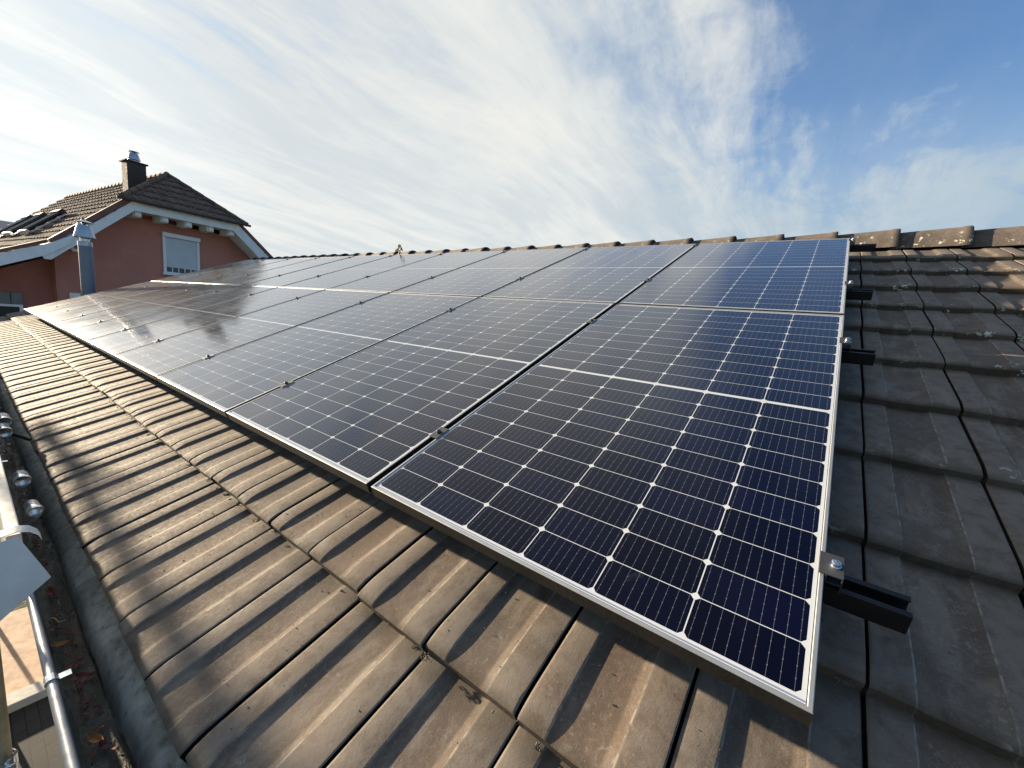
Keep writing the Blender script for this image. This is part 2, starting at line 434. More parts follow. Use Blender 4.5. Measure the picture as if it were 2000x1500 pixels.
o = MB().box(-7.24, -7.02, -5, .6, GZ-.02, GZ+.10).build('kerb', simple('pale_concrete', (.50, .50, .47), .85, 0, .1, 6, .2, 50), bevel=.008); tag(o, kind='structure')

# ------------------------------------------------------------------ our house
house = empty('tiled_house', 'house in the foreground under a brown concrete tile roof that carries the solar panels', 'house', (0, 0, GZ))
def hpart(mb, name, mat, parent=None, **k):
    """mesh given in world coordinates, parented to the house"""
    off = Vector((0, 0, GZ)) if parent is None or parent is house or parent.parent is house else Vector((0, 0, 0))
    mb.v = [tuple(Vector(v)-off) for v in mb.v]
    return mb.build(name, mat, parent or house, **k)

TS, EXPO, N0, WC = .2465, .368, -.56, -.130
U0, K0, K1 = .083, -50, 17
def roof_tiles():
    mb = MB(); uvs = []
    gapw = .0065
    prof = [(0.0, -.024), (gapw-.0005, -.024), (gapw, -.0025), (gapw+.002, -.0004), (gapw+.006, .0002), (.030, .0004), (.062, .0002), (.0675, -.0006), (.0730, -.0057), (.077, -.0066), (.090, -.0070), (.118, -.0071), (.158, -.0070), (.165, -.0063), (.177, -.0006), (.183, 0.0), (.210, .0004), (TS-.007, .0002), (TS-.003, -.0002), (TS-.0003, -.003)]
    ts = [0, .004, .010, .020, .033, .048, .066, .12, .22, .32, .415]
    np_ = len(prof)
    for c in range(12):
        v0 = N0+c*EXPO-(.020 if c == 0 else 0.0)
        for k in range(K0, K1):
            u0 = U0+k*TS
            du = random.uniform(-.0016, .0016); dw = random.uniform(-.0016, .0016); dv = random.uniform(-.0045, .0045); tl = random.uniform(-.009, .009)
            rows = []
            # nose foot
            vs = []
            for (s_, h) in prof:
                vs.append((s_, 0.0015, min(h, -.004)-.042))
            for t in ts:
                kk = max(0.0, 1-t/.062)**2
                for (s_, h) in prof:
                    hh = h*(1-.62*kk)-.011*kk if s_ > gapw-.001 else h-.004*kk
                    edge = .0025 if t == 0 else 0.0
                    vs.append((s_, t, hh-.034*t/EXPO-edge))
            n = len(ts)+1
            W = [rw(u0+du+s_, v0+dv+t, WC+w+dw+tl*(s_-.12)) for (s_, t, w) in vs]
            fs = []
            for i in range(n-1):
                for j in range(np_-1):
                    a = i*np_+j; fs.append((a, a+1, a+np_+1, a+np_))
            mb.add(W, fs); uvs += [(s_, t) for (s_, t, w) in vs]
    mb.uv = uvs
    return mb
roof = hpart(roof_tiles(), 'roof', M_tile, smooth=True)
UL, UR = U0+K0*TS, U0+K1*TS
YR, ZR = 3.757, 1.385
# far slope of the roof: a plain tiled slab behind the ridge
mb = MB()
nC = 11
for c in range(nC):
    a0 = c*.36; a1 = a0+.40
    y0_, z0_ = YR+.02+a0*math.cos(TH), ZR-.02-a0*math.sin(TH)
    y1_, z1_ = YR+.02+a1*math.cos(TH), ZR+.005-a1*math.sin(TH)
    mb.add([(UL, y0_, z0_), (UR, y0_, z0_), (UR, y1_, z1_), (UL, y1_, z1_), (UL, y1_, z1_-.03), (UR, y1_, z1_-.03)], [(0, 1, 2, 3), (3, 2, 5, 4)])
hpart(mb, 'roof_back_slope', M_tile)
# underlay and eaves boards
mb = MB(); mb.prism([(-.50, 0), (4.02, 0), (4.02, .012), (-.50, .012)], Matrix.Translation((UL+.02, 0, 0)) @ RM @ Matrix(((0, 0, 1, 0), (1, 0, 0, -0.0), (0, 1, 0, -.235), (0, 0, 0, 1))), 0, UR-UL-.04)
hpart(mb, 'roof_underlay', M_brown)
# ridge caps: each laps over the next towards the left, its right end standing proud
def ridge_cap():
    mb = MB()
    sec = [(-.134, -.146), (-.118, -.100), (-.100, -.048), (-.078, -.014), (-.040, .004), (0, .009), (.040, .004), (.078, -.014), (.100, -.048), (.118, -.100), (.134, -.146)]
    def ring(x, sc, dz): return [(x, y*sc, z*sc+dz) for (y, z) in sec]
    rings = [ring(-.43, .86, -.030), ring(-.05, .985, -.004), ring(-.045, 1.0, .0), ring(-.004, 1.02, .003), ring(0, 1.005, .0), ring(0, .86, -.012), ring(-.03, .84, -.014)]
    n = len(sec); vs = [p for r_ in rings for p in r_]
    fs = [(i*n+j, i*n+j+1, (i+1)*n+j+1, (i+1)*n+j) for i in range(len(rings)-1) for j in range(n-1)]
    mb.add(vs, fs); mb.uv = [(.1, .05 if abs(p[1]) > .07 else .2) for p in mb.v]; return mb
def cap_mat():
    mt, g, b = new_mat('ridge_tile_concrete'); o = g.tc()
    info = g.nt.nodes.new('ShaderNodeObjectInfo')
    oo = g.vm('ADD', o, g.comb(g.mul(info.outputs['Random'], 37), 0.0, 0.0)); ox, oy, oz = g.sep(o)
    n = g.noise(oo, 14, 5, .62); n2 = g.noise(oo, 90, 4)
    c = g.mix(g.step(n, .32, .68), (.078, .064, .056), (.118, .098, .086))
    c = g.mix(g.step(n2, .42, .6, .4, 0), c, (.06, .048, .04))
    lv = g.vor(g.vm('ADD', oo, g.vm('SCALE', g.noise(oo, 40, 2, color=True), None)), 26)
    lm = g.mul(g.mul(g.step(lv, .34, .24), g.step(g.noise(oo, 5, 3), .46, .56)), g.step(oz, -.03, -.07))
    c = g.mix(g.mul(lm, .85), c, g.mix(n2, (.34, .37, .28), (.58, .60, .50)))
    g.put(b.inputs['Base Color'], c); b.inputs['Roughness'].default_value = .85; b.inputs['Specular IOR Level'].default_value = .25
    g.put(b.inputs['Normal'], g.bump(g.add(n2, lm), .6, .002)); return mt
M_cap = cap_mat()
cap0 = None
for k in range(-31, 10):
    x = .689+k*.3825
    if x-.43 < UL-.2 or x > UR+.1: continue
    if cap0 is None:
        c_ = cap0 = ridge_cap().build('ridge_tile', M_cap, roof, smooth=True)
    else:
        c_ = cap0.copy(); COL.objects.link(c_); c_.parent = roof
    c_.location = (x+random.uniform(-.004, .004), YR+random.uniform(-.004, .004), 1.462+random.uniform(-.003, .003)); c_.rotation_euler = (random.uniform(-.015, .015), random.uniform(-.006, .006), random.uniform(-.01, .01))
# roof children of a part whose own origin is the house base: lift back
for c_ in roof.children: c_.location.z -= GZ
# walls
WY = .12
mb = MB().box(UL+.35, UR-.35, WY, 7.4, GZ, -.36)
xs_ = UL+.35, UR-.35
mb.add([(xs_[0], WY, -.36), (xs_[0], 7.4, -.36), (xs_[0], YR, 1.05), (xs_[1], WY, -.36), (xs_[1], 7.4, -.36), (xs_[1], YR, 1.05)], [(0, 2, 1), (3, 4, 5), (0, 3, 5, 2), (1, 2, 5, 4)])
hpart(mb, 'wall', M_cream)
mb = MB().box(UL+.05, UR-.05, -.44, WY, -.455, -.43); hpart(mb, 'soffit', M_white)
# gutter: half-round trough, rolled front bead, clips, and the drip flashing under the tiles
def gutter():
    mb = MB(); cy, cz, r = -.533, -.425, .070
    arc = [(cy+r*math.cos(a), cz+r*math.sin(a)) for a in [math.pi+math.pi*i/16 for i in range(17)]]
    arc = [(cy-r, cz+.018)] + arc + [(cy+r, cz+.05)]
    arc2 = [(cy+(y-cy)*1.03, cz+(z-cz)*1.03-.0008) for (y, z) in arc]
    nx = 60; xs = [UL-.05+(UR-UL+.1)*i/nx for i in range(nx+1)]
    for A, flip in ((arc, False), (arc2, True)):
        vs = [(x, y, z) for x in xs for (y, z) in A]; n = len(A); fs = []
        for i in range(nx):
            for j in range(n-1):
                q = (i*n+j, i*n+j+1, (i+1)*n+j+1, (i+1)*n+j); fs.append(q[::-1] if flip else q)
        mb.add(vs, fs)
    return mb
gut = hpart(gutter(), 'gutter', M_zinc, smooth=True)
mb = MB().tube([(UL-.05, -.604, -.402), (UR+.05, -.604, -.402)], .0098, 16); hpart(mb, 'gutter_bead', M_bead, parent=gut, smooth=True)
def flashing():
    mb = MB(); random.seed(3)
    prof = [(-.40, -.352), (-.455, -.372), (-.478, -.379), (-.497, -.388), (-.513, -.402), (-.522, -.424), (-.524, -.450)]
    nx = 260; xs = [UL-.03+(UR-UL+.06)*i/nx for i in range(nx+1)]
    vs = []
    for x in xs:
        j = random.uniform(-.0016, .0016)+.002*math.sin(x*5.1)
        for i, (y, z) in enumerate(prof): vs.append((x, y+j*(i > 1), z+j*.5*(i > 0)))
    n = len(prof)
    return mb.add(vs, [(i*n+j, i*n+j+1, (i+1)*n+j+1, (i+1)*n+j) for i in range(nx) for j in range(n-1)])
hpart(flashing(), 'drip_flashing', M_zinc, smooth=True)
for i in range(-8, 5):
    x = -1.36+i*.92
    if x < UL: continue
    mb = MB(); mb.tube([(x-.012, -.604, -.402), (x+.012, -.604, -.402)], .0122, 16)
    mb.box(x-.010, x+.010, -.596, -.572, -.4005, -.3992)
    b_ = mb; hpart(b_, 'gutter_clip', M_chrome, parent=gut, bevel=.0008)

# silt and litter lying in the trough
mb = MB(); random.seed(5); nx = 400; ny = 8
xs = [UL+(UR-UL)*i/nx for i in range(nx+1)]
vs = []
for x in xs:
    for j in range(ny+1):
        y = -.586+.060*j/ny
        f_ = (j/ny-.5)*2
        vs.append((x, y, -.478+.006*f_*f_*1.2+random.uniform(-.003, .003)+.004*math.sin(x*7+j)))
mb.add(vs, [(i*(ny+1)+j, (i+1)*(ny+1)+j, (i+1)*(ny+1)+j+1, i*(ny+1)+j+1) for i in range(nx) for j in range(ny)])
o = mb.build('gutter_silt', M_silt, smooth=True); tag(o, 'dark damp silt lying along the bottom of the gutter', 'silt', kind='stuff')

def leaf_mb(L, Wd, curl, mat=None):
    mb = MB(); n = 7; top = []; bot = []
    for i in range(n):
        t = i/(n-1); w = Wd*math.sin(math.pi*min(.98, max(.03, t))**.85)*.5; z = curl*(t-.5)**2*4
        top += [(L*(t-.5), -w, z+abs(curl)*.5), (L*(t-.5), 0, z), (L*(t-.5), w, z+abs(curl)*.5)]
    bot = [(x, y, z-.0006) for (x, y, z) in top]
    fs = []
    for i in range(n-1):
        for j in range(2):
            a = i*3+j; fs.append((a, a+3, a+4, a+1)); b_ = a+n*3; fs.append((b_, b_+1, b_+4, b_+3))
    return mb.add(top+bot, fs)
M_leaf_o = simple('orange_leaf', (.36, .15, .045), .7, 0, .3, 60, .2, 200)
M_leaf_r = simple('red_leaf', (.15, .032, .022), .7, 0, .4, 60, .2, 200)
M_straw = simple('dry_straw', (.45, .38, .20), .7, 0, .1, 60, 0)
mb = MB(); random.seed(11)
for i in range(520):
    x = random.uniform(-6.5, -.7); L = random.uniform(.006, .020)
    lm = leaf_mb(L, L*random.uniform(.3, .6), random.uniform(-.003, .004))
    Mx = Matrix.Translation((x, random.gauss(-.555, .012), -.467+random.uniform(0, .006))) @ Matrix.Rotation(random.uniform(0, 6.28), 4, 'Z') @ Matrix.Rotation(random.uniform(-.6, .6), 4, 'X')
    mb.add([Mx @ Vector(v) for v in lm.v], lm.f)
o = mb.build('leaf_litter', M_leaf_r); tag(o, 'scattered dark red leaf fragments in the gutter', 'leaf litter', kind='stuff')
for (x, y, rz_, L, Wd, mt, lab) in ((-1.18, -.560, .5, .040, .017, M_leaf_o, 'orange brown leaf curled up in the gutter, nearest the bottom of the photo'),
                                (-1.575, -.571, 1.3, .046, .014, M_leaf_o, 'tan leaf lying across the gutter beside the short straw'),
                                (-1.40, -.548, .9, .036, .018, M_leaf_r, 'dark red leaf in the gutter near the bright clip on the bead'),
                                (-1.86, -.557, .2, .050, .018, M_leaf_r, 'large dark red leaf in the gutter just up from the straw')):
    o = leaf_mb(L, Wd, .008).build('fallen_leaf', mt, smooth=True); o.location = (x, y, -.460); o.rotation_euler = (.2, .1, rz_)
    tag(o, lab, 'leaf', 'leaves in the gutter')
o = MB().tube([(-.03, 0, 0), (-.01, .002, .004), (.015, 0, .003), (.020, .012, .003)], .0014, 6).build('straw', M_straw); o.location = (-1.70, -.566, -.462); o.rotation_euler = (0, 0, .25)
tag(o, 'pale bent straw lying in the gutter silt', 'straw')

# dry moss tufts along the laps and loose grit on the lower courses
M_moss = simple('dry_moss', (.115, .098, .070), .95, 0, .4, 200, .3, 300)
random.seed(21)
def crumb(mb, c, r):
    q = [Vector((random.uniform(.6, 1)*sx_, 0, 0)) for sx_ in (1, -1)]+[Vector((0, random.uniform(.6, 1)*sx_, 0)) for sx_ in (1, -1)]+[Vector((0, 0, random.uniform(.5, .9)*sx_)) for sx_ in (1, -1)]
    mb.add([RM @ (Vector(c)+p*r) for p in q], [(0, 2, 4), (2, 1, 4), (1, 3, 4), (3, 0, 4), (2, 0, 5), (1, 2, 5), (3, 1, 5), (0, 3, 5)])
mb = MB()
for i in range(70):
    c = random.choice((1, 1, 1, 0, 2, 3)); u = random.uniform(-4.5, .9); v = N0+c*EXPO-random.uniform(.004, .016)
    big = random.random() < .3; R0 = random.uniform(.012, .024) if big else random.uniform(.004, .010)
    wS = WC-.034*(.36)-.004
    for k in range(int(60 if big else 14)):
        a_ = random.uniform(0, 6.28); r_ = R0*random.random()
        crumb(mb, (u+r_*math.cos(a_), v+r_*.6*math.sin(a_), wS+random.uniform(0, .005)*(1-r_/R0)), random.uniform(.0010, .0024))
o = mb.build('moss_tufts', M_moss); tag(o, 'dry brown moss tufts along the laps of the roof tiles', 'moss', kind='stuff')
mb = MB()
for i in range(420):
    c = random.choice((0, 0, 1, 1, 2)); t = random.uniform(.04, .34); u = random.uniform(-4, 1.2)
    crumb(mb, (u, N0+c*EXPO+t, WC-.034*t/EXPO+.0005), random.uniform(.0010, .0026))
o = mb.build('roof_grit', M_brown); tag(o, 'dark grit specks lying on the lower roof tiles', 'grit', kind='stuff')

# ------------------------------------------------------------------ solar panels
def frame_mb():
    mb = MB(); lip = .0078; H_ = .035; e = .0013
    def loop(d, z): return [(d, d, z), (PW-d, d, z), (PW-d, PH-d, z), (d, PH-d, z)]
    L = [loop(.028, -H_), loop(0, -H_), loop(0, -e), loop(e*.35, -e*.35), loop(e, 0), loop(lip-.0012, 0), loop(lip, -.0012), loop(lip, -.0045)]
    vs = [p for l in L for p in l]; fs = []
    for i in range(len(L)-1):
        for j in range(4): fs.append((i*4+j, i*4+(j+1) % 4, (i+1)*4+(j+1) % 4, (i+1)*4+j))
    return mb.add(vs, fs)
frame_me = frame_mb().build('frame', M_alu)
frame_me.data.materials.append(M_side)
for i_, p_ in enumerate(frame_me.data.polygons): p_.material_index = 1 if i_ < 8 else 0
glass_o = MB().box(.0075, PW-.0075, .0075, PH-.0075, -.0062, -.0024).build('cell_sheet', M_cell)
jb = MB().box(.45, .59, PH*.5-.02, PH*.5+.03, -.020, -.0063).build('junction_box', M_black)
ordn = ['', 'second', 'third', 'fourth', 'fifth', 'sixth', 'seventh', 'eighth', 'ninth', 'tenth']
proto = None
for row in range(2):
    for k in range(10):
        rown = 'lower' if row == 0 else 'upper'
        if k == 0: lab = 'solar panel at the near right end of the %s row%s' % (rown, ', largest in the picture' if row == 0 else ' just under the ridge')
        elif k == 9: lab = 'solar panel at the far left end of the %s row' % rown
        else: lab = '%s solar panel of the %s row counting from the near right end' % (ordn[k], rown)
        if proto is None:
            p = proto = empty('solar_panel', lab, 'solar panel', group='solar panels on the tiled roof')
            for o in (frame_me, glass_o, jb): o.parent = p
        else:
            p = copy_tree(proto); p['label'] = lab
        jit = random.uniform(-.0012, .0012)
        p.location = rw(-PW-k*(PW+GAP)+.0, row*(PH+GAP), jit); p.rotation_euler = (TH+random.uniform(-.0007, .0007), random.uniform(-.0012, .0012), 0)
        p.name = 'solar_panel' if (row, k) == (0, 0) else 'solar_panel.%03d' % (row*10+k)

# ------------------------------------------------------------------ mounting rails, clamps
RAILV = [.286, 1.443, 2.275, 3.447]
railname = ['lowest', 'second lowest', 'third lowest', 'topmost']
def rail_mb(x0, x1):
    mb = MB(); w = .046; h = .046; t = .0035
    # open channel with inward lips: outline in (v, w)
    out = [(-w/2, -h), (w/2, -h), (w/2, 0), (w/2-.011, 0), (w/2-.011, -t), (w/2-t, -t), (w/2-t, -.026), (-w/2+t, -.026), (-w/2+t, -t), (-w/2+.011, -t), (-w/2+.011, 0), (-w/2, 0)]
    Mx = Matrix(((0, 0, 1, 0), (1, 0, 0, 0), (0, 1, 0, 0), (0, 0, 0, 1)))
    n = len(out)
    vs = [Mx @ Vector((p[0], p[1], x0)) for p in out] + [Mx @ Vector((p[0], p[1], x1)) for p in out]
    mb.add(vs, [(i, (i+1) % n, n+(i+1) % n, n+i) for i in range(n)])
    # end faces as three pieces
    for o_ in (0, n):
        for q in ((0, 1, 6, 7), (1, 2, 5, 6), (2, 3, 4, 5), (0, 7, 8, 11), (8, 9, 10, 11)):
            mb.f.append(tuple(len(vs)*0+i+o_ for i in q))
    return mb
ext = [.127, .104, .112, .150]
for i, v in enumerate(RAILV):
    o = rail_mb(-10.70, ext[i]).build('mounting_rail', M_black, bevel=.0006)
    o.location = rw(0, v, -.0355); o.rotation_euler = (TH, 0, 0)
    tag(o, 'black mounting rail, the %s of the four ends sticking out at the right' % railname[i], 'rail', 'mounting rails under the panels')
o = MB().tube([rw(-10.6+i*.53, PH+GAP/2+.004*math.sin(i*2.1), -.0405) for i in range(21)], .0125, 10).build('gap_sun_blocker', M_black, smooth=True)  # added tube, stops sun streaming through the gap between the rows
tag(o, 'added black tube blocking sunlight through the gap between the two panel rows', 'sun blocker')
# roof hooks under the rails (one shape per hook)
hook = MB(); hook.box(-.02, .02, -.01, .0, -.075, -.045); hook.box(-.02, .02, -.012, .26, -.082, -.0752)
hook_o = None
for i, v in enumerate(RAILV):
    for k in range(9):
        if hook_o is None: o = hook_o = hook.build('roof_hook', M_steel)
        else: o = hook_o.copy(); COL.objects.link(o)
        o.location = rw(-.35-k*1.18, v, -.0355); o.rotation_euler = (TH, 0, 0)
        tag(o, 'steel roof hook holding a black rail under the panels', 'roof hook', 'roof hooks under the rails')
def clamp_bolt(parent, x, y, z, mat=None):
    mb = MB(); mb.lathe([(.0, .0), (.0088, .0), (.0088, .0018), (.0072, .0018), (.0072, .0088), (.0060, .0096), (.0036, .0096), (.0033, .005), (0, .005)], (x, y, z), 18)
    return mb.build('bolt', mat or M_chrome, parent, smooth=True)
mc = empty('mid_clamp', 'x', 'clamp', group='mid clamps between panels')
mb = MB().box(-.0185, .0185, -.03, .03, .0006, .0034)
mb.box(-.0095, -.0068, -.03, .03, -.020, .0006); mb.box(.0068, .0095, -.03, .03, -.020, .0006)
mb.build('plate', M_clamp, mc, bevel=.0006); clamp_bolt(mc, 0, 0, .0034, M_clamp)
first = True
for b_ in range(1, 10):
    for i, v in enumerate(RAILV):
        c_ = mc if first else copy_tree(mc); first = False
        c_.location = rw(-b_*(PW+GAP)+GAP/2, v+random.uniform(-.006, .006), 0.0); c_.rotation_euler = (TH, 0, 0)
        rown = 'lower' if i < 2 else 'upper'; pos = 'eave side' if i % 2 == 0 else 'ridge side'
        a_ = ['first', 'second', 'third', 'fourth', 'fifth', 'sixth', 'seventh', 'eighth', 'ninth', 'tenth']
        c_['label'] = 'mid clamp between %s and %s %s row panels from the right, %s' % (a_[b_-1], a_[b_], rown, pos)
ec = empty('end_clamp', 'x', 'clamp', group='end clamps along the right edge')
mb = MB().box(-.009, .028, -.027, .027, .0006, .0036)
mb.box(.0015, .0040, -.027, .027, -.016, .0006); mb.box(.0040, .0255, -.027, .027, -.0185, -.016); mb.box(.0255, .0280, -.027, .027, -.036, .0006)
mb.build('body', M_clamp, ec, bevel=.0006); clamp_bolt(ec, .015, 0, .0036)
ecl = ['silver end clamp with bright bolt on the lowest rail, largest of the right edge clamps', 'silver end clamp on the second lowest rail, upper right edge of the nearest panel', 'silver end clamp on the third lowest rail at the right edge of the upper panel', 'silver end clamp at the top right corner of the array under the ridge']
for i, v in enumerate(RAILV):
    c_ = ec if i == 0 else copy_tree(ec)
    c_.location = rw(0, v-.002, 0); c_.rotation_euler = (TH, 0, 0); c_['label'] = ecl[i]

# ------------------------------------------------------------------ wire loop and bits on the ridge
mb = MB(); pts = []
base = rw(-5.235, 3.545, -.06)
top = Vector((-5.235, base.y+.005, 1.385))
mb.tube([base, base+Vector((0, 0, .09)), top+Vector((-.004, 0, -.03)), top], .0062, 8)
mb.tube([base+Vector((.012, 0, 0)), base+Vector((.006, .004, .06)), top+Vector((.012, 0, -.06)), top+Vector((.004, .004, 0))], .0055, 8)
n = 20; c0 = top+Vector((-.006, 0, .042)); 
mb.tube([c0+Vector((-0+.022*math.sin(2*math.pi*i/n)*math.cos(.6), .022*math.sin(2*math.pi*i/n)*math.sin(.6), -.044*math.cos(2*math.pi*i/n))) for i in range(n)], .0066, 8, closed=True)
o = mb.build('wire_hook', M_wire, smooth=True); tag(o, 'dark twisted wire with a loop standing up at the ridge', 'wire hook')
mb = MB(); bx = -5.75
mb.tube([(bx-.06, YR-.06, 1.455), (bx-.045, YR-.05, 1.50), (bx-.02, YR-.05, 1.545), (bx+.01, YR-.05, 1.53), (bx+.05, YR-.05, 1.495), (bx+.085, YR-.05, 1.47)], [.012, .016, .022, .024, .018, .008], 9)
mb.tube([(bx-.085, YR-.06, 1.46), (bx-.07, YR-.055, 1.485), (bx-.05, YR-.05, 1.49)], [.008, .016, .010], 8)
o = mb.build('mortar_lump', simple('pale_brown_mortar', (.30, .23, .17), .9, 0, .25, 30, .4, 60), smooth=True); tag(o, 'small pale brown lump standing on the ridge left of the wire loop', 'lump')

# ------------------------------------------------------------------ flue through the far end of our roof
FX, FY = -11.6, .905
fl = empty('flue_pipe', 'grey steel flue with a conical silver cowl at the far left end of the panels', 'flue', (FX, FY, -.1), None, (0, 0, R(11)))
M_fl = simple('blue_grey_sheet', (.175, .205, .245), .5, .1, .08, 3, .04, 30, .3)
def lp(): return MB()
mb = lp(); mb.lathe([(.101, -.25), (.101, 1.30)], (0, 0, 0), 36); mb.build('pipe', M_fl, fl, smooth=True)
mb = lp(); mb.lathe([(.101, 1.295), (.106, 1.300), (.106, 1.380), (.101, 1.385), (.05, 1.386)], (0, 0, 0), 36); mb.build('collar', M_cowl, fl, smooth=True)
mb = lp(); mb.lathe([(.070, 1.385), (.070, 1.49), (.055, 1.50)], (0, 0, 0), 24); mb.build('neck', M_steel, fl, smooth=True)
mb = lp(); mb.lathe([(.062, 1.435), (.150, 1.452), (.154, 1.462), (.154, 1.475), (.100, 1.685), (.090, 1.69), (.086, 1.68), (.14, 1.475), (.07, 1.445)], (0, 0, 0), 32); mb.build('cowl', M_cowl, fl, smooth=True)
mb = lp(); mb.lathe([(0, 1.715), (.125, 1.735), (.128, 1.742), (.105, 1.760), (.045, 1.775), (.030, 1.80), (0, 1.805)], (0, 0, 0), 32)
for a in range(4):
    an = a*math.pi/2+.4; mb.tube([(.088*math.cos(an), .088*math.sin(an), 1.67), (.105*math.cos(an), .105*math.sin(an), 1.74)], .007, 6)
mb.lathe([(0, 1.66), (.05, 1.68), (.06, 1.715), (0, 1.72)], (0, 0, 0), 20)
mb.build('cowl_cap', M_steel, fl, smooth=True)

# ------------------------------------------------------------------ neighbour house (a along its gable, b out of the gable towards us, z up)
AZ = R(-6.0)
NB = Matrix(((-math.sin(-AZ)*1.0, math.cos(AZ), 0, -17.0), (math.cos(AZ), math.sin(-AZ), 0, 0), (0, 0, 1, 0), (0, 0, 0, 1)))
nvec = Vector((math.cos(AZ), -math.sin(AZ), 0)); hvec = Vector((-nvec.y, nvec.x, 0))
NB = Matrix(((hvec.x, nvec.x, 0, -17.0), (hvec.y, nvec.y, 0, 0), (0, 0, 1, 0), (0, 0, 0, 1)))
def nb(a, b, z): return NB @ Vector((a, b, z))
nbh = empty('red_house', 'red rendered neighbour house with half-hipped brown roof and white barge boards', 'house', nb(3.9, 0, GZ))
INV = Matrix.Translation(-nbh.location)
def npart(mb, name, mat, parent=None, **k):
    mb.v = [tuple(INV @ (NB @ Vector(v))) for v in mb.v]
    return mb.build(name, mat, parent or nbh, **k)
MI = Matrix(((1, 0, 0, 0), (0, 0, 1, 0), (0, 1, 0, 0), (0, 0, 0, 1)))   # outline in (a, z), extruded along b
def gable(mb, poly, b0, b1): return mb.prism(poly, MI, b0, b1)
DEPTH = 11.5
def zl(a): return 2.98+.925*(a-2.50)        # left main slope (top of tiles)
def zr(a): return 3.00-.90*(a-5.40)         # right main slope
AC, ZA = 3.95, 4.32
# walls: main gable wall, recessed left wing
mb = MB(); gable(mb, [(1.05, GZ), (6.9, GZ), (6.9, 1.20), (5.35, 2.62), (2.62, 2.62), (1.05, 1.22)], -DEPTH, 0.0)
npart(mb, 'wall', M_pink)
mb = MB(); gable(mb, [(-.85, GZ), (1.049, GZ), (1.049, 1.15), (.6, .92), (-.85, .17)], -DEPTH+.3, -.35)
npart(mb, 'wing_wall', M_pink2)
# tiled slopes clipped to their outline
def tile_slope(name, O, E, S, W_, H_, clip=(), tw=.31, ex=.345, amp=.024, parent=None, step=.048):
    """O: lower left corner (a,b,z); E: unit vector along the eave, S: unit vector up the slope"""
    import bmesh
    O = Vector(O); E = Vector(E).normalized(); S = Vector(S).normalized(); N = E.cross(S).normalized()
    if N.z < 0: N = -N
    mb = MB(); prof = [(0, .0), (.10, 1), (.24, 1), (.34, .15), (.44, 0), (.56, 0), (.66, .15), (.76, 1), (.90, 1), (1.0, 0.1)]
    nc = int(math.ceil(H_/ex)); nk = int(math.ceil(W_/tw)); rnd = random.Random(5)
    for c in range(nc):
        for k in range(nk):
            j = rnd.uniform(-.004, .004); t0 = c*ex+rnd.uniform(-.003, .003)
            vs = []
            for (tt, dn) in ((0, -.060), (0, -.012), (.03, .0), (ex*1.06, -step)):
                for (p, h) in prof: vs.append(O+E*(k+p)*tw+S*(t0+tt)+N*(h*amp*(1 if tt > 0 else .9)+dn+j))
            n = len(prof); mb.add(vs, [(i*n+q, i*n+q+1, (i+1)*n+q+1, (i+1)*n+q) for i in range(3) for q in range(n-1)])
    me = bpy.data.meshes.new('t'); me.from_pydata(mb.v, [], mb.f); bm = bmesh.new(); bm.from_mesh(me)
    for (pt, nrm) in clip:
        bmesh.ops.bisect_plane(bm, geom=bm.verts[:]+bm.edges[:]+bm.faces[:], plane_co=Vector(pt), plane_no=Vector(nrm), clear_outer=True)
    bm.to_mesh(me); bm.free()
    m2 = MB(); m2.v = [tuple(v.co) for v in me.vertices]; m2.f = [tuple(p.vertices) for p in me.polygons]
    return npart(m2, name, M_ftile, parent, smooth=True)
BO = .78
hb = -.82                                     # ridge end (apex) position
HE = 3.02                                     # eave height of the half hip
# half hip clip planes meet the main slopes along the hips: vertical planes through apex and eave corners
apex = Vector((AC, hb, ZA)); cl = Vector((2.30, BO+.08, HE)); cr = Vector((5.58, BO+.08, HE))
def vplane(p, q, inside):
    d_ = (q-p); n_ = Vector((-d_.y, d_.x, 0)).normalized()
    if n_.dot(inside-p) > 0: n_ = -n_
    return (p, n_)
cen = Vector((AC, BO, 3))
nroof = tile_slope('roof', (1.9, BO+.08, HE-.005), (1, 0, 0), Vector((0, hb-BO-.08, ZA-HE)), 4.2, 2.4, [vplane(cl, apex, cen), vplane(cr, apex, cen)])
# left main slope and its flatter lower part, right main slope
zk = 1.46; ak = .86
Lm = math.hypot(AC-ak, ZA-zk)
rp = tile_slope('roof_slope', (ak, -DEPTH, zk), (0, 1, 0), (AC-ak, 0, ZA-zk), DEPTH+BO+.1, Lm, [(Vector((AC, 0, 0)), (1, 0, 0)), vplane(cl, apex, Vector((1.0, -2, 2))), (Vector((0, BO, 0)), (0, 1, 0))])
tile_slope('roof_slope', (-1.3, -DEPTH, .34), (0, 1, 0), (ak+1.3, 0, zk-.34), DEPTH+BO+.1, 2.45, [(Vector((ak+.02, 0, 0)), (1, 0, 0)), (Vector((0, BO, 0)), (0, 1, 0))])
tile_slope('roof_slope', (7.3, -DEPTH, ZA-(7.3-AC)*.90), (0, 1, 0), (AC-7.3, 0, (7.3-AC)*.90), DEPTH+BO+.1, 4.6, [(Vector((AC, 0, 0)), (-1, 0, 0)), vplane(cr, apex, Vector((7, -2, 2))), (Vector((0, BO, 0)), (0, 1, 0))])
